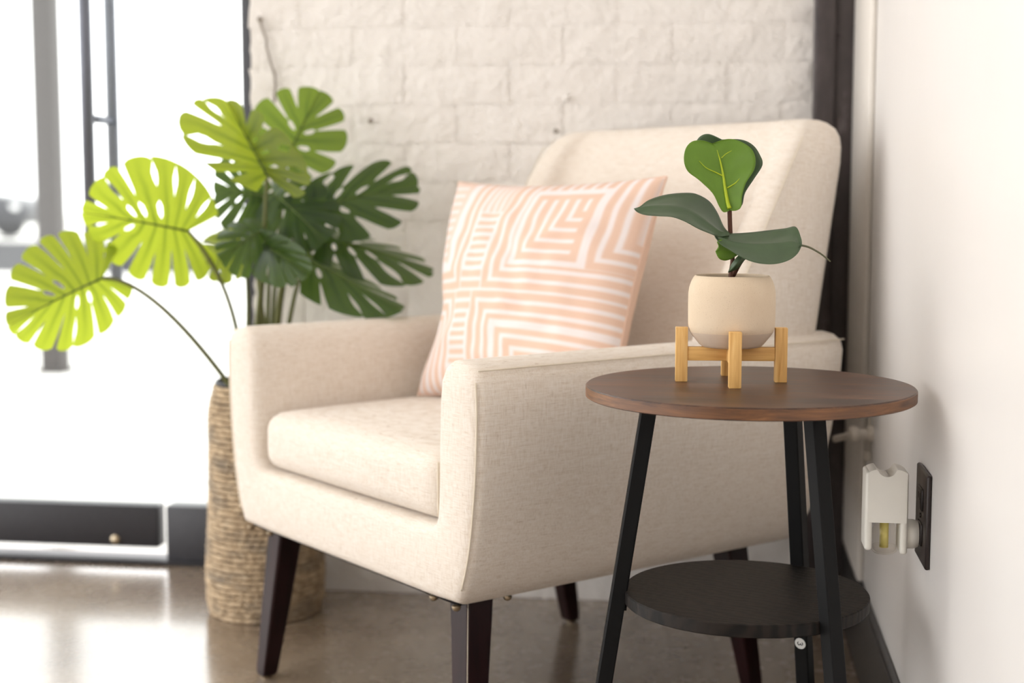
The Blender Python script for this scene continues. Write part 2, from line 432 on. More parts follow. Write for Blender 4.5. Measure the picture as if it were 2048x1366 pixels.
for x in (-1.35, 1.38):
    for y in (-.82, .82):
        wh = lathe('wheel', [(0, -.1), (.2, -.1), (.30, -.09), (.325, -.06), (.325, .06), (.30, .09), (.2, .1), (0, .1)], 'tyre', car, 24)
        wh.rotation_euler = (PI/2, 0, 0); wh.location = (x, y, .325)
for y in (-.6, .6): box('headlamp', 2.13, 2.24, y-.16, y+.16, .56, .68, 'car_lamp', car, .02)

# ================================================================== ARMCHAIR
CH = empty('armchair', (-.570, 2.116, 0), math.radians(-45))
tag(CH, 'cream linen armchair with dark tapered wooden legs set across the corner', 'armchair')
OUT = [(.320, .608), (.345, .6045), (.360, .5965), (.367, .582), (.369, .545), (.368, .50), (.365, .45), (.360, .41), (.353, .365), (.343, .325), (.332, .296), (.319, .273), (.25, .270), (.12, .270), (0, .270)]
INN = [(.320, .608), (.301, .606), (.287, .596), (.278, .580), (.274, .55), (.272, .50), (.271, .46), (.270, .43), (.268, .40), (.266, .388), (.262, .378), (.253, .372), (.2, .372), (.1, .372), (0, .372)]
def both(h): return [(x, z) for x, z in h] + [(-x, z) for x, z in h[-2::-1]]
O_, I_ = both(OUT), both(INN)
def frame_mesh():
    st = [(-.002, .015), (.001, .008), (.005, .0035), (.010, .001), (.016, 0)] + [(.016+.684*i/16, 0) for i in range(1, 17)] + [(.705, .004), (.709, .012)]
    n = len(O_); verts, faces = [], []
    ring = 2*n-2
    for y, d in st:
        base_ = [Vector(p) for p in O_] + [Vector(p) for p in I_][-2:0:-1]
        loop = []; R_ = len(base_)
        for k in range(R_):
            e0 = (base_[k]-base_[k-1]).normalized(); e1 = (base_[(k+1) % R_]-base_[k]).normalized()
            nn = Vector((e0.y+e1.y, -(e0.x+e1.x)))
            nn = nn.normalized() if nn.length > 1e-6 else Vector((0, -1))
            loop.append(base_[k]+nn*d)
        for p in loop:
            zz = p.y; yy = y + max(0, (zz-.27))*.16*max(0, min(1, y/.7)) - .03*max(0, min(1, y/.7))
            bow = math.sin(PI*max(0, min(1, y/.7)))*.004
            xx = p.x*(1+bow)
            verts.append((xx, yy, zz))
    for s in range(len(st)-1):
        for k in range(ring):
            j = (k+1) % ring; faces.append((s*ring+k, s*ring+j, (s+1)*ring+j, (s+1)*ring+k))
    def inner(k): return 0 if k == 0 else (n-1 if k == n-1 else 2*n-2-k)
    for base, flip in ((0, False), ((len(st)-1)*ring, True)):
        for k in range(n-1):
            q = [base+k, base+k+1, base+inner(k+1), base+inner(k)]
            q = list(dict.fromkeys(q)); faces.append(tuple(q if not flip else q[::-1]))
    bm = bmesh.new(); me = bpy.data.meshes.new('frame'); me.from_pydata(verts, [], faces); bm.from_mesh(me)
    return bm
sharp(bm_obj('upholstered_frame', frame_mesh(), 'linen', CH), 60)
pth = [(x-.0045*(1 if x > 0 else -1), .0012, z) for x, z in O_[1:-1]]
tube('piping', catmull(pth[2:10], 60), .0014, 'piping', CH, 6)
tube('piping', catmull([(-x, y, z) for x, y, z in pth[2:10]], 60), .0014, 'piping', CH, 6)
for s in (1, -1):
    tube('piping', [(s*(.3645), .004+.70*i/12 + .023*(i/12), .5975) for i in range(13)], .0012, 'piping', CH, 6)
# underside
box('dust_cover', -.305, .305, .012, .64, .2672, .275, 'dust_cover', CH, .002)
# seat cushion: rounded box with a crown
def soft_box(name, hx, hy, hz, r, crown, mat, parent, loc, front_round=0.0):
    bm = bmesh.new(); N = 22; vs = {}
    def sm(c, h):
        return c
    import itertools
    bmesh.ops.create_cube(bm, size=2.0)
    bmesh.ops.subdivide_edges(bm, edges=list(bm.edges), cuts=N, use_grid_fill=True)
    for v in bm.verts:
        def spread(t, h): # more samples near the edges
            return math.sin(t*PI/2)
        p = Vector((spread(v.co.x, hx)*hx, spread(v.co.y, hy)*hy, spread(v.co.z, hz)*hz))
        c = Vector((max(-hx+r, min(hx-r, p.x)), max(-hy+r, min(hy-r, p.y)), max(-hz+r, min(hz-r, p.z))))
        d = p-c
        if d.length > 1e-9:
            # push to the rounded surface
            m = max(abs(d.x), abs(d.y), abs(d.z)); q = c + d.normalized()*min(r, d.length) if d.length > r else p
            p = q
        fx, fy = 1-(p.x/hx)**2, 1-(p.y/hy)**2
        if p.z > 0: p.z += crown*max(0, fx)**.6*max(0, fy)**.6
        p.y -= .008*max(0, fx)*(1 if p.y < -hy+r*2 else 0)*max(0, 1-(p.z/hz)**2)
        v.co = p
    return bm_obj(name, bm, mat, parent, True, loc)
cu = soft_box('seat_cushion', .262, .29, .047, .03, .016, 'linen', CH, (0, .298, .421))
tube('seam', [(.2575, .012+.0*i, .385+.075*i/6) for i in range(7)], .0018, 'piping', cu, 6).matrix_parent_inverse = Matrix.Translation((0, -.298, -.421))
# backrest with side wings
def back_mesh():
    lev = [(.42, 0), (.45, 0), (.53, 0), (.60, 0), (.68, 0), (.76, 0), (.83, 0), (.88, 0), (.905, .002), (.922, .006), (.935, .013), (.944, .023), (.949, .036), (.951, .055)]
    half_n = 17; verts, faces = [], []
    for z, d in lev:
        br = .776-.22*(.917-z); bw = .652-.60*(.92-max(z, .52)); bc = .690-.45*(.93-z)
        bw = max(bw, .40)
        br = min(br, .780)
        hw = .330 + .008*max(0, min(1, (.9-z)/.3))
        cs = [(0, bc-.014), (.07, bc-.013), (.14, bc-.009), (.20, bc-.001), (.235, bc+.002), (.255, bc-.004), (.266, bc-.4*(bc-bw)), (.274, bc-.8*(bc-bw)), (.284, bw+.004), (.298, bw), (.314, bw), (.326, bw+.004), (hw, bw+.014), (hw+.002, (bw+br)/2), (hw-.002, br-.025), (hw-.012, br-.006), (hw-.04, br+.001), (0, br+.004)]
        row = []
        for x, y in cs:
            xx = max(0, x-d*(x/hw)); f = (y-(bw+br)/2)/max(.02, (br-bw)/2)
            yy = y - d*.9*max(-1, min(1, f)); row.append((xx, yy, z))
        full_ = row + [(-x, y, zz) for x, y, zz in row[-2:0:-1]]
        verts += full_
    n = len(full_)
    for i in range(len(lev)-1):
        for k in range(n): j = (k+1) % n; faces.append((i*n+k, i*n+j, (i+1)*n+j, (i+1)*n+k))
    # close the top by a strip between matching left and right points
    b = (len(lev)-1)*n; m = n//2
    for k in range(m):
        l0, l1 = (n-k) % n, n-k-1
        q = list(dict.fromkeys([b+k, b+k+1, b+l1, b+l0])); 
        if len(q) > 2: faces.append(tuple(q))
    faces.append(tuple(range(n))[::-1])
    bm = bmesh.new(); me = bpy.data.meshes.new('b'); me.from_pydata(verts, [], faces); bm.from_mesh(me)
    return bm
bk = bm_obj('backrest', back_mesh(), 'linen', CH); sharp(bk, 70)
for s in (1, -1):
    tube('piping', [(s*(.330+.008*max(0, min(1, (.9-z)/.3)))*1.0, .652-.60*(.92-z)+.007, z) for z in [.61+.31*i/10 for i in range(11)]], .0012, 'piping', bk, 6)
# tapered legs
def leg(tx, ty, bx, by):
    pr = [(0, .272, .023), (.5, .136, .019), (.93, .02, .0145), (.97, .008, .0135), (1, .004, .011)]
    verts, faces = [], []
    for f, z, h in pr:
        x, y = tx+(bx-tx)*f, ty+(by-ty)*f; c = h*.14
        for dx, dy in ((-h+c, -h), (h-c, -h), (h, -h+c), (h, h-c), (h-c, h), (-h+c, h), (-h, h-c), (-h, -h+c)): verts.append((x+dx, y+dy, z))
    for i in range(len(pr)-1):
        for k in range(8): faces.append((i*8+k, i*8+(k+1) % 8, (i+1)*8+(k+1) % 8, (i+1)*8+k))
    faces.append(tuple(range(8))); faces.append(tuple(32+k for k in range(8))[::-1])
    bm = bmesh.new(); me = bpy.data.meshes.new('l'); me.from_pydata(verts, [], faces); bm.from_mesh(me)
    o = sharp(bm_obj('leg', bm, 'espresso', CH), 30)
    g = lathe('glide', [(0, 0), (.009, 0), (.010, .002), (.010, .004), (0, .0045)], 'nickel', o, 16, (bx, by))
    return o
for s in (1, -1):
    lf = leg(s*.272, .058, s*.303, .030)
    if s == 1: tube('edge_highlight', [(.272+.0222, .058-.0222, .266), (.2875+.0182, .044-.0182, .136), (.3008+.0138, .0320-.0138, .02)], .0005, 'piping', lf, 6)  # pale thin tube stands in for the highlight along the leg corner
    leg(s*.235, .60, s*.241, .658)
for x, y in ((.306, .008), (.245, .012), (.306, .095), (-.306, .008), (-.245, .012)):
    t_ = lathe('upholstery_tack', [(0, -.0065), (.003, -.006), (.0055, -.004), (.0065, -.001), (.0065, .001), (0, .001)], 'nickel', CH, 14); t_.location = (x, y, .268)

# ================================================================== THROW PILLOW
def pillow():
    rot = Matrix.Rotation(math.radians(-45), 4, 'Z'); org = Vector((-.570, 2.116, 0))
    W = lambda a, b, z: org + rot @ Vector((-a, b, z))
    TL, TR, BLc, BRc = W(.255, .405, .850), W(-.215, .475, .856), W(.225, .295, .478), W(-.235, .345, .487)
    ctr = (TL+TR+BLc+BRc)/4
    N = 180; nrm = ((TR-TL).cross(BLc-TL)).normalized()
    if nrm.y > 0: nrm = -nrm
    peach, white, blush = srgb(229, 197, 177), srgb(238, 230, 229), srgb(232, 206, 192)
    def line(m, s, wd, ph=0):
        k = math.floor(m/s+ph); f = m/s+ph-k; return f < wd, k
    def pat(u, v):
        s = .050
        if .28 < u < .41 and .17 < v < .445:
            if u < .292 or u > .398: return white
            return white if (v/.040) % 1 < .45 else peach
        if .235 < u < .36 and .655 < v < .90:
            if u < .247 or u > .348: return white
            return white if (v/.040) % 1 < .45 else peach
        if v < .55 and u >= .41:
            if .525 < u < .86 and .055 < v < .43:
                if u < .552 or u > .833 or v < .082 or v > .403: return white
                h, k = line(min(u-.552, .403-v), .050, .38, .38); return white if h and u < .80 and v > .11 else peach
            if u >= .86 and v < .43: h, k = line(min(u-.86, .43-v), .05, .38, .3); return white if h else peach
            h, k = line(min(u-.41, .55-v), s, .40, .25); return white if h else peach
        if v < .55 and u <= .28:
            m = min(.28-u, .55-v)
            if .10 < m < .13: return white
            if m > .13:
                h, k = line(.42-v, .042, .36, .1); return white if h and u < .12 else blush
            h, k = line(m, s, .36, .25); return white if h else peach
        if v < .55:
            if v < .17: h, k = line(u-.28, .033, .38, .1); return white if h else blush
            h, k = line(.55-v, s, .40, .25); return white if h else peach
        m = min(u-.36, v-.55) if u > .36 else (min(.235-u, v-.55) if u < .235 else v-.55)
        if m > .13 and m < .162: return white
        h, k = line(m, s, .40, .25); return white if h else peach
    def soft(u, v):
        c = [0, 0, 0]
        for du in (-.0028, 0, .0028):
            for dv in (-.0028, 0, .0028):
                q = pat(u+du, v+dv)
                for z in range(3): c[z] += q[z]/9
        return (c[0], c[1], c[2], 1)
    verts, faces, cols = [], [], []
    def pos(i, j, side):
        x, y = 2*i/N-1, 2*j/N-1
        px = x*(1-.07*(1-y*y)); py = y*(1-.065*(1-x*x))
        px += .15*max(0, -x)**2*math.exp(-((y-.32)/.40)**2)*(1-y**8)   # soft fold above the lower corner
        u, v = (px+1)/2, (py+1)/2
        p = TL*(1-u)*(1-v)+TR*u*(1-v)+BLc*(1-u)*v+BRc*u*v
        th = .086*(max(0, 1-x**2)*max(0, 1-y**2))**.46
        th *= 1+.10*noise.noise(Vector((x*1.7, y*1.7, side)))
        wr_ = .007*noise.noise(Vector((x*5, y*5, 3+side)))*(1-x**4)*(1-y**4)
        return p + nrm*(th*side + wr_) - nrm*0.0
    for side in (1, -1):
        off = len(verts)
        for j in range(N+1):
            for i in range(N+1):
                verts.append(pos(i, j, side)); cols.append(soft(i/N, j/N) if side == 1 else peach)
        for j in range(N):
            for i in range(N):
                a = off+j*(N+1)+i; q = (a, a+1, a+N+2, a+N+1); faces.append(q if side == -1 else q[::-1])
    me = bpy.data.meshes.new('throw_pillow'); me.from_pydata([tuple(v) for v in verts], [], faces); me.update()
    ca = me.color_attributes.new('print', 'FLOAT_COLOR', 'POINT')
    ca.data.foreach_set('color', [c for q in cols for c in q])
    o = finish('cover', me, 'pillow_print', None, True)
    root = empty('throw_pillow', tuple((BLc+BRc)/2)); tag(root, 'peach throw pillow with white geometric line print propped on the armchair', 'pillow')
    o.parent = root; o.matrix_parent_inverse = Matrix.Translation(-Vector(root.location))
    rim = []
    for i in range(N): rim.append(pos(i, 0, 1))
    for j in range(N): rim.append(pos(N, j, 1))
    for i in range(N, 0, -1): rim.append(pos(i, N, 1))
    for j in range(N, 0, -1): rim.append(pos(0, j, 1))
    t = tube('seam', rim, .0022, 'pillow_print', root, 6, True); t.matrix_parent_inverse = Matrix.Translation(-Vector(root.location))
    ca = t.data.color_attributes.new('print', 'FLOAT_COLOR', 'POINT'); ca.data.foreach_set('color', [c for _ in t.data.vertices for c in peach])
    return root
pillow()

# ================================================================== SIDE TABLE
TB = empty('side_table', (.039, 1.792, 0)); tag(TB, 'round wooden side table with black metal legs and a lower shelf', 'table')
lathe('table_top', [(0, .5802), (.1985, .5802), (.2, .5815), (.2, .5935), (.1988, .595), (0, .595)], 'rustic_wood', TB, 96)
rim = lathe('edge_band', [(.1996, .5812), (.2004, .5814), (.2004, .5934), (.1996, .5936)], 'rustic_edge', TB, 96)
lathe('shelf', [(0, .3215), (.1495, .3215), (.151, .3228), (.151, .336), (.1498, .3373), (0, .3373)], 'black_oak', TB, 80)
def table_leg(ang):
    c, s = math.cos(ang), math.sin(ang); r0, r1 = .2085, .1205; h = .0098
    verts, faces = [], []
    for r, z in ((r0, 0), (r1, .5798)):
        b = .0016
        for dx, dy in ((-h+b, -h), (h-b, -h), (h, -h+b), (h, h-b), (h-b, h), (-h+b, h), (-h, h-b), (-h, -h+b)):
            verts.append(((r+dx)*c-dy*s, (r+dx)*s+dy*c, z))
    for k in range(8): faces.append((k, (k+1) % 8, 8+(k+1) % 8, 8+k))
    faces.append(tuple(range(8))[::-1]); faces.append(tuple(range(8, 16)))
    bm = bmesh.new(); me = bpy.data.meshes.new('l'); me.from_pydata(verts, [], faces); bm.from_mesh(me)
    o = sharp(bm_obj('leg', bm, 'black_steel', TB), 30)
    rr = .160
    f = box('foot_pad', (r0-.011), (r0+.011), -.011, .011, 0, .003, 'dust_cover', o, .001); f.rotation_euler = (0, 0, ang)
    b_ = tube('shelf_bolt', [((rr-.012)*c, (rr-.012)*s, .314), ((rr+.0)*c, (rr)*s, .314)], .004, 'black_steel', o, 10)
    return o
LA = [math.radians(187), math.radians(62), math.radians(307)]
legs = [table_leg(a) for a in LA]
box('leg_bracket', -.13, .13, -.012, .012, .5745, .5803, 'black_steel', TB, .001)
# round white "3" sticker on the inner face of the far leg
ang = LA[1]
st = lathe('sticker', [(0, 0), (.0078, 0), (.0078, .0003), (0, .0003)], 'sticker_white', legs[1], 24)
zst = .227; rs = .2085-(.2085-.1205)*zst/.5798
tilt = math.atan((.2085-.1205)/.5798)
def inner_face(o, dz, lift):
    c, s = math.cos(ang), math.sin(ang); r = rs-.0098-lift
    o.matrix_local = Matrix.Translation((r*c, r*s, zst+dz)) @ Matrix.Rotation(ang+PI, 4, 'Z') @ Matrix.Rotation(tilt, 4, 'Y') @ Matrix.Rotation(PI/2, 4, 'Y') @ Matrix.Rotation(PI/2, 4, 'Z')
inner_face(st, 0, .0003)
arc = []
for cx, a0, a1 in ((.0018, -60, 150), (-.0018, 30, 240)): pass
num = [( -.0020, .0026), (-.0008, .0036), (.0010, .0034), (.0018, .0022), (.0012, .0008), (-.0002, .0003), (.0013, -.0002), (.0021, -.0016), (.0012, -.0032), (-.0008, -.0036), (-.0022, -.0026)]
tx = tube('number', catmull([(y, -x, .0005) for x, y in num], 30), .00055, 'ink', st, 6)

# ================================================================== PLANT STAND, POT, FIG
SX, SY2 = .017, 1.822
PS = empty('plant_stand', (SX, SY2, .595), math.radians(4)); tag(PS, 'small pale pine plant stand with four square legs on the side table', 'plant stand')
for a in range(4):
    q = a*PI/2
    bm = box_bm(-.0075, .0075, -.0075, .0075, 0, .068, .0008, 2)
    for v in bm.verts: v.co = Matrix.Rotation(q, 3, 'Z') @ (v.co + Vector((.0615, 0, 0)))
    sharp(bm_obj('leg', bm, 'pine', PS), 30)
box('cross_bar', -.054, .054, -.0062, .0062, .0265, .0435, 'pine_side', PS, .0008)
for s in (1, -1):
    box('cross_bar', -.0062, .0062, min(s*.0062, s*.054), max(s*.0062, s*.054), .0268, .0433, 'pine', PS, .0008)
PT = empty('plant_pot', (SX, SY2, .6385)); tag(PT, 'beige speckled stoneware pot seated in the pine stand', 'pot')
prof = [(0, 0), (.030, 0), (.036, .0012), (.0395, .004), (.0455, .0115), (.049, .016), (.0520, .0205), (.0535, .0265), (.0538, .034), (.0540, .055), (.0537, .068), (.0525, .0755), (.050, .0825), (.0475, .0872), (.0458, .0892), (.0448, .0895), (.0438, .0888), (.0432, .086), (.046, .078), (.046, .07)]
lathe('body', [p for p in prof if 1], 'stoneware', PT, 72)
lathe('glazed_foot', [(.0302, -.0002), (.0362, .0009), (.0399, .0038), (.0459, .0113), (.0493, .0157), (.0516, .0195), (.0512, .0195)], 'glaze_foot', PT, 72)
lathe('soil', [(0, .0745), (.02, .075), (.046, .0735)], 'potting_soil', PT, 40)

def leaf_surface(name, A, Mid, B, mat, parent, bulge, n=40, across=10, thick=.0006, veins=True):
    """leaf blade spanned by two margins and a midrib"""
    a, m, b = catmull(A, n), catmull(Mid, n), catmull(B, n); verts, faces = [], []
    K = 2*across+1
    for i in range(n+1):
        nr = (a[i]-b[i]).cross(m[min(i+1, n)]-m[max(i-1, 0)])
        nr = nr.normalized() if nr.length > 1e-9 else Vector((0, -1, 0))
        for k in range(-across, across+1):
            t = abs(k)/across; e = a[i] if k < 0 else b[i]
            p = m[i].lerp(e, t); f = 4*t*(1-t)
            rip = noise.noise(Vector((i*.16, k*.22, 2.1)))*.0009*f
            verts.append(p + nr*(bulge*f + rip))
    for i in range(n):
        for k in range(K-1): faces.append((i*K+k, i*K+k+1, (i+1)*K+k+1, (i+1)*K+k))
    bm = bmesh.new(); me = bpy.data.meshes.new('x'); me.from_pydata([tuple(v) for v in verts], [], faces); bm.from_mesh(me)
    bmesh.ops.remove_doubles(bm, verts=bm.verts, dist=1e-5)
    o = bm_obj(name, bm, mat, parent)
    o.matrix_parent_inverse = Matrix.Translation(-parent.location)
    sd = o.modifiers.new('thickness', 'SOLIDIFY'); sd.thickness = thick; sd.offset = 0
    return o, m
FG = empty('fig_plant', (SX-.003, SY2, .7135)); tag(FG, 'young fiddle leaf fig with a few broad leaves growing in the beige pot', 'plant')
def wpart(o): o.matrix_parent_inverse = Matrix.Translation(-o.parent.location); return o
stem = catmull([(0.0176, 1.8220, 0.7127), (0.0162, 1.8220, 0.7295), (0.0171, 1.8220, 0.7500), (0.0142, 1.8200, 0.7778), (0.0125, 1.8160, 0.8087)], 24)
wpart(tube('stem', stem, [.0052-.0024*min(1, i/10) for i in range(25)], 'fig_stem', FG, 10))
wpart(tube('branch', catmull([(0.0180, 1.8220, 0.7282), (0.0251, 1.8160, 0.7410), (0.0322, 1.8120, 0.7505)], 10), [.0036-.0002*i for i in range(11)], 'fig_stem', FG, 8))
# upright leaf facing the camera (pale underside) and the darker one behind it
f1, m1 = leaf_surface('leaf',
    [(0.0124, 1.8080, 0.8082), (0.0052, 1.8070, 0.8063), (-0.0004, 1.8060, 0.8137), (-0.0085, 1.8050, 0.8295), (-0.0251, 1.8030, 0.8454), (-0.0386, 1.8010, 0.8557), (-0.0436, 1.8000, 0.8685), (-0.0420, 1.8020, 0.8831), (-0.0343, 1.8060, 0.8923), (-0.0221, 1.8080, 0.8936), (-0.0100, 1.8090, 0.8899)],
    [(0.0124, 1.8080, 0.8094), (0.0112, 1.8100, 0.8130), (0.0099, 1.8110, 0.8185), (0.0073, 1.8120, 0.8296), (0.0059, 1.8120, 0.8406), (0.0039, 1.8120, 0.8528), (0.0019, 1.8120, 0.8625), (0.0000, 1.8110, 0.8710), (-0.0019, 1.8100, 0.8795), (-0.0051, 1.8100, 0.8856), (-0.0100, 1.8090, 0.8899)],
    [(0.0124, 1.8080, 0.8082), (0.0203, 1.8070, 0.8082), (0.0263, 1.8060, 0.8125), (0.0273, 1.8050, 0.8259), (0.0318, 1.8040, 0.8417), (0.0412, 1.8020, 0.8574), (0.0427, 1.8010, 0.8706), (0.0378, 1.8030, 0.8828), (0.0245, 1.8060, 0.8920), (0.0093, 1.8080, 0.8952), (-0.0100, 1.8090, 0.8899)],
    'fig_under', FG, .0012)
def vein(pts, r0, r1, leaf):
    c = catmull(pts, 20); o = tube('vein', c, [r0+(r1-r0)*i/20 for i in range(21)], 'fig_vein', leaf, 8)
    return o
vein([(0.0124, 1.8075, 0.8106), (0.0099, 1.8098, 0.8185), (0.0066, 1.8108, 0.8357), (0.0039, 1.8110, 0.8528), (0.0000, 1.8105, 0.8698), (-0.0038, 1.8100, 0.8820)], .0028, .0004, f1)
vein([(0.0039, 1.8108, 0.8503), (-0.0058, 1.8087, 0.8552), (-0.0162, 1.8065, 0.8600), (-0.0254, 1.8050, 0.8686)], .0009, .0003, f1)
vein([(0.0096, 1.8108, 0.8357), (0.0198, 1.8087, 0.8423), (0.0281, 1.8068, 0.8526)], .0009, .0003, f1)
vein([(0.0018, 1.8110, 0.8723), (0.0072, 1.8102, 0.8771), (0.0144, 1.8090, 0.8813)], .0009, .0003, f1)
leaf_surface('leaf',
    [(0.0131, 1.8180, 0.8087), (0.0082, 1.8190, 0.8136), (-0.0056, 1.8240, 0.8308), (-0.0218, 1.8280, 0.8518), (-0.0307, 1.8290, 0.8716), (-0.0309, 1.8280, 0.8888), (-0.0249, 1.8270, 0.8992), (-0.0139, 1.8260, 0.9022), (0.0021, 1.8250, 0.8953)],
    [(0.0131, 1.8180, 0.8087), (0.0137, 1.8220, 0.8136), (0.0129, 1.8310, 0.8271), (0.0102, 1.8370, 0.8457), (0.0082, 1.8380, 0.8612), (0.0061, 1.8360, 0.8754), (0.0047, 1.8320, 0.8839), (0.0034, 1.8280, 0.8899), (0.0021, 1.8250, 0.8953)],
    [(0.0131, 1.8180, 0.8087), (0.0271, 1.8190, 0.8136), (0.0312, 1.8230, 0.8296), (0.0419, 1.8260, 0.8468), (0.0520, 1.8280, 0.8639), (0.0488, 1.8280, 0.8762), (0.0400, 1.8270, 0.8884), (0.0253, 1.8260, 0.8952), (0.0021, 1.8250, 0.8953)],
    'fig_dark', FG, -.001)
# leaf arching to the left
leaf_surface('leaf',
    [(0.0129, 1.8120, 0.7805), (0.0055, 1.8320, 0.7887), (-0.0028, 1.8460, 0.8059), (-0.0130, 1.8520, 0.8196), (-0.0294, 1.8540, 0.8284), (-0.0456, 1.8520, 0.8297), (-0.0680, 1.8460, 0.8272), (-0.0874, 1.8340, 0.8209), (-0.0980, 1.8220, 0.8129), (-0.1049, 1.8120, 0.8104)],
    [(0.0129, 1.8100, 0.7793), (0.0012, 1.8100, 0.7830), (-0.0111, 1.8100, 0.7915), (-0.0247, 1.8110, 0.8013), (-0.0407, 1.8120, 0.8099), (-0.0574, 1.8120, 0.8136), (-0.0739, 1.8110, 0.8142), (-0.0868, 1.8100, 0.8136), (-0.0967, 1.8090, 0.8117), (-0.1049, 1.8120, 0.8104)],
    [(0.0129, 1.8080, 0.7782), (0.0001, 1.7960, 0.7766), (-0.0108, 1.7870, 0.7804), (-0.0253, 1.7800, 0.7866), (-0.0409, 1.7760, 0.7951), (-0.0561, 1.7760, 0.8005), (-0.0726, 1.7800, 0.8016), (-0.0887, 1.7880, 0.8027), (-0.0991, 1.7980, 0.8057), (-0.1049, 1.8120, 0.8104)],
    'fig_dark', FG, -.0025)
# leaf folded over to the right
leaf_surface('leaf',
    [(-0.0060, 1.8000, 0.7795), (0.0025, 1.8060, 0.7800), (0.0166, 1.8180, 0.7798), (0.0382, 1.8300, 0.7808), (0.0598, 1.8380, 0.7831), (0.0813, 1.8400, 0.7856), (0.0944, 1.8340, 0.7877), (0.0999, 1.8180, 0.7745), (0.1006, 1.8060, 0.7663)],
    [(-0.0060, 1.8000, 0.7795), (0.0044, 1.7950, 0.7748), (0.0195, 1.7940, 0.7700), (0.0389, 1.7960, 0.7676), (0.0589, 1.8000, 0.7676), (0.0758, 1.8040, 0.7687), (0.0885, 1.8060, 0.7700), (0.0963, 1.8060, 0.7688), (0.1006, 1.8060, 0.7663)],
    [(-0.0060, 1.8000, 0.7795), (0.0014, 1.7860, 0.7684), (0.0135, 1.7780, 0.7608), (0.0291, 1.7720, 0.7515), (0.0465, 1.7720, 0.7456), (0.0662, 1.7760, 0.7443), (0.0830, 1.7820, 0.7484), (0.0941, 1.7920, 0.7559), (0.1006, 1.8060, 0.7663)],
    'fig_dark', FG, .0028)
leaf_surface('leaf',
    [(0.0261, 1.8160, 0.7552), (0.0148, 1.8000, 0.7661), (0.0038, 1.7940, 0.7730), (-0.0022, 1.7930, 0.7700), (-0.0003, 1.7950, 0.7650), (-0.0039, 1.7970, 0.7582)],
    [(0.0261, 1.8160, 0.7552), (0.0187, 1.8080, 0.7573), (0.0113, 1.8030, 0.7599), (0.0064, 1.8000, 0.7600), (0.0016, 1.7980, 0.7588), (-0.0039, 1.7970, 0.7582)],
    [(0.0261, 1.8160, 0.7552), (0.0212, 1.8120, 0.7522), (0.0151, 1.8060, 0.7488), (0.0078, 1.8020, 0.7470), (0.0005, 1.7990, 0.7496), (-0.0039, 1.7970, 0.7582)],
    'fig_under', FG, .001, 16, 5)
leaf_surface('bud_sheath',
    [(0.0118, 1.8140, 0.7317), (0.0153, 1.8080, 0.7413), (0.0212, 1.8060, 0.7500), (0.0260, 1.8080, 0.7549)],
    [(0.0118, 1.8140, 0.7317), (0.0189, 1.8040, 0.7384), (0.0248, 1.8020, 0.7465), (0.0296, 1.8060, 0.7531)],
    [(0.0118, 1.8140, 0.7317), (0.0227, 1.8120, 0.7362), (0.0286, 1.8100, 0.7437), (0.0358, 1.8100, 0.7512)],
    'fig_dark', FG, .001, 12, 4)
wpart(tube('twig', catmull([(0.0301, 1.8300, 0.7478), (0.0635, 1.8460, 0.7649), (0.1030, 1.8500, 0.7643), (0.1228, 1.8500, 0.7563), (0.1384, 1.8500, 0.7445)], 24), [.0018-.0009*i/24 for i in range(25)], 'twig', FG, 8))

# ================================================================== BASKET
BX, BY = -.890, 2.752
BK = empty('woven_basket', (BX, BY, 0)); tag(BK, 'tall woven seagrass basket standing on the floor behind the armchair', 'basket')
H_B, ROWS = .458, 42
def brad(z):
    f = z/H_B
    return .1105 - .013*max(0, (f-.45))/.55*1.0 + .003*math.sin(f*9) - .012*max(0, f-.9)/.1*.6 - .004*(max(0, .06-f)/.06)
def coil_mesh(i):
    rnd = random.Random(i); z0 = H_B*(i+.5)/ROWS; R = brad(z0); n = 176; tr = H_B/ROWS*.50
    verts, faces = [], []; ph = rnd.random()*6.28; tw = 44
    for a in range(n):
        th = 2*PI*a/n
        bump = .84+.34*abs(math.sin(th*tw/2+ph))
        Rr = R + .0025*noise.noise(Vector((math.cos(th)*1.5, math.sin(th)*1.5, z0*9))) + .0018*noise.noise(Vector((math.cos(th)*9, math.sin(th)*9, i*.7)))
        dz = .0012*noise.noise(Vector((math.cos(th)*3, math.sin(th)*3, i*1.3)))
        for k in range(6):
            q = 2*PI*k/6 + th*3
            verts.append(((Rr+tr*bump*math.cos(q))*math.cos(th), (Rr+tr*bump*math.cos(q))*math.sin(th), z0+dz+tr*bump*math.sin(q)*.95))
    # the twist leaves the ring offset by a whole number of steps, so it closes
    sh = 18
    for a in range(n):
        b = (a+1) % n
        for k in range(6):
            k2 = (k+1) % 6
            o = sh if b == 0 else 0
            faces.append((a*6+k, a*6+k2, b*6+(k2+o) % 6, b*6+(k+o) % 6))
    return verts, faces
for i in range(ROWS):
    v, f = coil_mesh(i); mesh_obj('rope_coil', v, f, 'seagrass', BK)
lathe('inner_pot', [(0, .012), (.094, .012), (.097, .10), (.090, H_B-.01), (.094, H_B+.004), (.090, H_B+.008), (.086, H_B-.002), (.084, H_B-.06), (0, H_B-.06)], 'basket_liner', BK, 48)

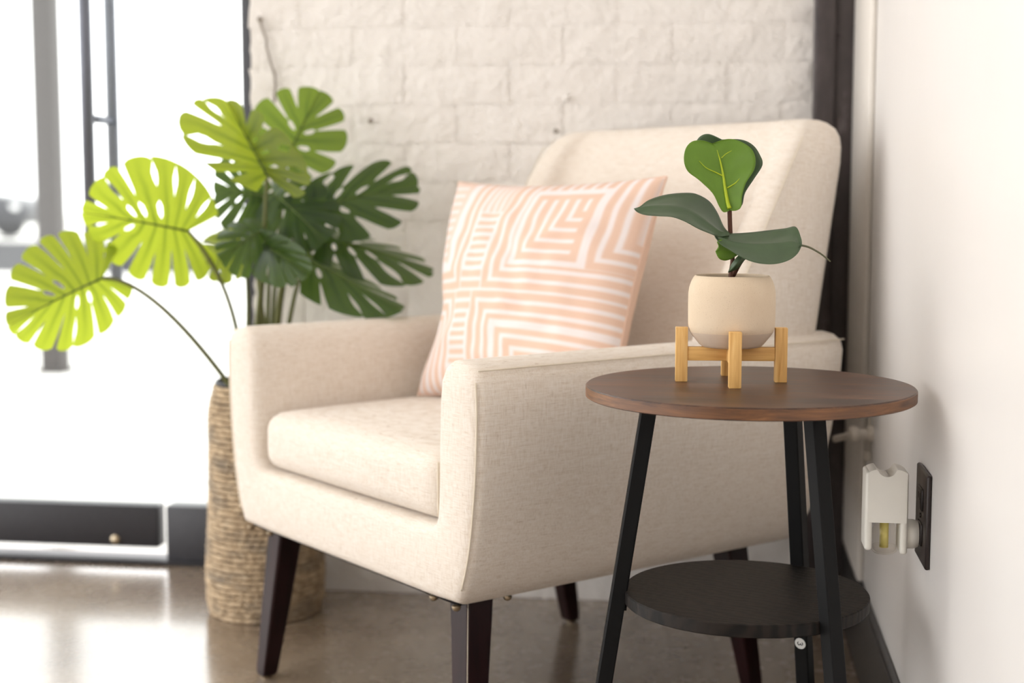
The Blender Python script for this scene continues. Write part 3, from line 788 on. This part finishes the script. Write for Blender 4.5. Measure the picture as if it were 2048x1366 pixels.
# ================================================================== MONSTERA
MP = empty('monstera_plant', (BX, BY, H_B-.06)); tag(MP, 'large green monstera with split leaves rising from the woven basket', 'plant')
def monstera_leaf(base, tip, left, right, mat, sag=.0, seed=0, N=7, open_=1.0, holes=True, curl=.0, cut=.46):
    rnd = random.Random(seed); P0, P1 = Vector(base), Vector(tip); T = P1-P0; L = T.length
    VL, VR = Vector(left)-P0.lerp(P1, .3), Vector(right)-P0.lerp(P1, .3)
    nr = VL.cross(T).normalized()
    me_v, me_f, uvs = [], [], []
    SS = [0, .1, .17, .23, .29, .36, .46, .56, .66, .76, .86, .94, 1.0]
    def mid(t): return P0 + T*t + Vector((0, 0, -sag*t*t))
    def pt(q, s, V):
        m = .70*q**1.45; ph = math.radians(-62+152*q)
        if q <= .5: ell = .34+.16*math.sin(q*PI)
        else: ell = .30+.20*math.sin(min(1, q)*PI)**.9 if q < 1 else .30
        ell = ell*s
        x = ell*math.cos(ph)/.48; y = m+ell*math.sin(ph)
        fold = .10*abs(x)*abs(x)*L
        # lateral sweep bends forward near the margin
        y += .05*s*s*math.cos(ph)
        p = mid(max(-.3, y)) + V*x
        return p + nr*(curl*x*x*L) - nr*0 + Vector((0, 0, -fold*.35))
    for V, sgn in ((VL, 1), (VR, -1)):
        qb = [0.0]
        for j in range(N-1): qb.append((j+1)/N + rnd.uniform(-.18, .18)/N)
        qb.append(1.0)
        kind = []
        for j in range(N+1):
            r = rnd.random()
            kind.append(('slit' if r < .72 else 'slot') if 0 < j < N else 'none')
        hole = [holes and rnd.random() < .6 and 1 < j < N-1 for j in range(N+1)]
        cu_ = [cut + rnd.uniform(-.07, .1) for j in range(N+1)]
        def gap(j, s):
            if kind[j] == 'none': return 0
            g = 0
            if hole[j] and .15 < s < .31: g = .15
            if s > cu_[j]:
                g = (.05 + .13*(s-cu_[j])/(1-cu_[j]))*open_
                if kind[j] == 'slot': g = .15*math.sin(PI*min(1, (s-cu_[j])/(.9-cu_[j])))*open_ if s < .9 else 0
            return g
        for j in range(N):
            K = 6; off = len(me_v); dq = qb[j+1]-qb[j]
            for s in SS:
                g0, g1 = gap(j, s), gap(j+1, s)
                for k in range(K+1):
                    f = k/K; q = qb[j]+dq*(g0+(1-g0-g1)*f)
                    edge = abs(2*f-1); ss = s
                    if s > .8: ss = s - .05*((s-.8)/.2)*edge**3*(1 if max(g0, g1) > .05 else .25) 
                    p = pt(q, ss, V)
                    # each lobe cups a little along its vein
                    p = p - nr*.012*L*s*(1-edge**2)
                    me_v.append(p); uvs.append((f, s))
            for i in range(len(SS)-1):
                for k in range(K):
                    a = off+i*(K+1)+k; q4 = (a, a+1, a+K+2, a+K+1)
                    me_f.append(q4 if sgn == 1 else q4[::-1])
    me = bpy.data.meshes.new('leaf'); me.from_pydata([tuple(p) for p in me_v], [], me_f)
    uvl = me.uv_layers.new(name='leaf')
    for lp in me.loops: uvl.data[lp.index].uv = uvs[lp.vertex_index]
    bm = bmesh.new(); bm.from_mesh(me); bmesh.ops.remove_doubles(bm, verts=bm.verts, dist=.0004); bm.to_mesh(me); bm.free()
    o = finish('leaf', me, mat, MP, True); wpart(o)
    mr = [mid(t/12*.96)-nr*.0006 for t in range(13)]
    r_ = tube('midrib', mr, [.0024-.0019*i/12 for i in range(13)], 'midrib', o, 6)
    return o
def petiole(base, foot, bow, r=.0044):
    B, Fo = Vector(base), Vector(foot); mid_ = (B+Fo)/2+Vector(bow)
    c = []
    for i in range(21):
        t = i/20; c.append(Fo*(1-t)**2+mid_*2*t*(1-t)+B*t*t)
    wpart(tube('petiole', c, [r*1.25-(r*.5)*i/20 for i in range(21)], 'petiole', MP, 8))
#LEAVES
LV = [
 # base, tip, left margin, right margin, material, sag, lobes, opening, curl
 ((-1.1180, 2.5261, 0.6767), (-1.2612, 2.4376, 0.6051), (-1.1428, 2.5115, 0.5672), (-1.2401, 2.5573, 0.7560), 'monstera_leaf', .012, 8, .55, .05),
 ((-0.9785, 2.5951, 0.7615), (-1.1588, 2.5330, 0.8026), (-1.0459, 2.6162, 0.6628), (-1.0186, 2.5627, 0.8993), 'monstera_leaf', .006, 8, .75, .05),
 ((-0.8220, 2.5870, 0.8628), (-0.9389, 2.7069, 1.0095), (-0.9483, 2.5161, 0.9422), (-0.7459, 2.5619, 0.9090), 'monstera_leaf', .0, 6, 1.2, .04),
 ((-0.8294, 2.7315, 0.8975), (-0.7718, 2.7735, 1.0315), (-0.8819, 2.6922, 0.9845), (-0.7259, 2.7684, 0.9154), 'monstera_leaf_half_lit', .0, 5, .9, .05),
 ((-0.7784, 2.6677, 0.7963), (-0.5767, 2.7642, 0.8648), (-0.7073, 2.7693, 0.8980), (-0.6477, 2.6422, 0.7615), 'monstera_leaf_shaded', .02, 6, 1.35, .02),
 ((-0.7443, 2.6476, 0.7498), (-0.5380, 2.7132, 0.7071), (-0.6861, 2.7987, 0.7577), (-0.6434, 2.5944, 0.6840), 'monstera_leaf_shaded', .025, 6, 1.2, .02),
 ((-0.7783, 2.5796, 0.7278), (-0.5587, 2.5392, 0.6212), (-0.6986, 2.6699, 0.7061), (-0.7208, 2.5393, 0.6502), 'monstera_leaf_shaded', .0, 6, .6, .03),
 ((-0.8482, 2.7021, 0.8330), (-0.7153, 2.5918, 0.7597), (-0.7440, 2.7183, 0.8474), (-0.8364, 2.6136, 0.7448), 'monstera_leaf_shaded', .02, 6, .6, .03),
 ((-0.8642, 2.6991, 0.8264), (-0.9663, 2.7072, 0.8494), (-0.9402, 2.7573, 0.9063), (-0.9004, 2.6467, 0.7606), 'monstera_leaf_shaded', .02, 6, .6, .04),
 ((-0.8366, 2.6155, 0.7634), (-0.8782, 2.4845, 0.7307), (-0.8198, 2.5300, 0.6978), (-0.8947, 2.5888, 0.7822), 'monstera_leaf_shaded', .02, 6, .6, .04),
 ((-0.8548, 2.6110, 0.7448), (-0.7192, 2.5037, 0.6971), (-0.7715, 2.5426, 0.7544), (-0.8115, 2.4893, 0.6847), 'monstera_leaf_shaded', .01, 6, .5, .04),
 ((-0.8983, 2.6657, 0.7449), (-0.9856, 2.6680, 0.6891), (-0.8993, 2.6384, 0.6760), (-0.9802, 2.6953, 0.7515), 'monstera_leaf', .0, 6, .6, .04),
]
feet = [(-.01, -.045), (-.03, -.03), (-.012, -.01), (.0, .02), (.02, .0), (.035, .01), (.03, -.02), (.012, -.03), (-.03, .01), (-.02, -.05), (.045, -.03), (-.045, -.01)]
bows = [(-.02, -.05, .14), (.06, 0, .06), (0, 0, .04), (0, 0, .05), (-.02, 0, .08), (-.03, 0, .07), (-.02, 0, .06), (0, 0, .03), (.02, 0, .04), (.01, 0, .03), (-.02, 0, .05), (.03, 0, .04)]
for i, (b, t, l, r, mt, sag, N_, op, cl) in enumerate(LV):
    monstera_leaf(b, t, l, r, mt, sag, 20+i, N_, op, True, cl)
    petiole(b, (BX+feet[i][0], BY+feet[i][1], H_B-.06), bows[i])

# ================================================================== OUTLET AND PLUG-IN FRESHENER
OP = empty('outlet_plate', (WX, 1.832, .43)); tag(OP, 'dark bronze outlet plate on the white right wall', 'outlet')
box('plate', -.0062, 0, -.048, .048, -.0585, .0585, 'outlet_bronze', OP, .0028, 3)
for z in (.022, -.022):
    s_ = box('socket', -.0085, -.005, -.017, .017, z-.014, z+.014, 'outlet_bronze', OP, .002)
    for y in (-.006, .006): box('slot', -.0088, -.008, y-.001, y+.001, z-.001, z+.007, 'ink', s_)
lathe('screw', [(0, 0), (.0032, 0), (.003, .0012), (0, .0014)], 'outlet_bronze', OP, 12).matrix_local = Matrix.Translation((-.0062, 0, 0)) @ Matrix.Rotation(-PI/2, 4, 'Y')
AF = empty('air_freshener', (.2105, 1.832, .380)); tag(AF, 'white plug-in air freshener with clear oil vial in the wall outlet', 'air freshener')
def fresh_body():
    # shell with a shallow notch in the top edge
    bm = bmesh.new(); n = 24; w0, w1 = -.0235, .0235
    prof = []
    for i in range(n+1):
        x = w0+(w1-w0)*i/n; z = .111 - .004*abs(i/n*2-1)**4*1.2
        d = abs(x+.001)
        if d < .011: z -= .0095*math.sqrt(max(0, 1-(d/.011)**2))
        prof.append((x, z))
    lo = [(.0235, .044), (-.0235, .044)]
    ring = prof+lo; fr = [bm.verts.new((x, -.024, z)) for x, z in ring]; bkk = [bm.verts.new((x, .022, z)) for x, z in ring]; m = len(ring)
    for i in range(m): j = (i+1) % m; bm.faces.new((fr[i], fr[j], bkk[j], bkk[i]))
    bm.faces.new(fr[::-1]); bm.faces.new(bkk)
    bmesh.ops.recalc_face_normals(bm, faces=bm.faces)
    return bm
sharp(bm_obj('housing', fresh_body(), 'plug_white', AF), 30)
for x0, x1 in ((-.0265, -.0175), (.0165, .0255)):
    box('side_cheek', x0, x1, -.023, .023, .008 if x0 < 0 else .004, .107, 'plug_white', AF, .0035, 3)
lathe('vial', [(0, .001), (.012, .001), (.0155, .004), (.0162, .012), (.0155, .030), (.011, .040), (.0085, .044), (.0085, .050)], 'vial_glass', AF, 28)
lathe('oil', [(0, .003), (.0115, .003), (.0142, .006), (.0146, .011), (0, .0112)], 'vial_glass', AF, 24)
tube('wick', [(-.0005, 0, .008), (-.0005, 0, .046)], .0055, 'wick_yellow', AF, 12)
pg = lathe('plug_disc', [(0, 0), (.017, 0), (.0185, .003), (.0185, .010), (.016, .0155), (0, .0158)], 'plug_white', AF, 28)
pg.matrix_local = Matrix.Translation((.0248, 0, .026)) @ Matrix.Rotation(PI/2, 4, 'Y')

# ================================================================== VALVE AND CABLE BY THE COLUMN
VL_ = empty('wall_valve', (WX, 2.47, .428)); tag(VL_, 'small white painted pipe valve with lever low on the corner wall', 'valve')
lathe('collar', [(0, 0), (.014, 0), (.014, .006), (.009, .010), (.009, .022), (.013, .024), (.014, .034), (.010, .039), (0, .040)], 'white_fitting', VL_, 24).matrix_local = Matrix.Rotation(-PI/2, 4, 'Y')
tube('lever', catmull([(-.026, 0, 0), (-.036, .015, -.005), (-.047, .03, -.011), (-.058, .045, -.017)], 12), [.006]*13, 'white_fitting', VL_, 10)
CB = empty('wall_cable', (WX, 2.485, .362)); tag(CB, 'thin white cable running down the right wall above the freshener', 'cable')
tube('cord', [(-.004, 0, .03), (-.004, .002, .06), (-.004, .0, .098)], .0026, 'white_fitting', CB, 8)
box('clip', -.010, 0, -.006, .006, .018, .036, 'white_fitting', CB, .002)
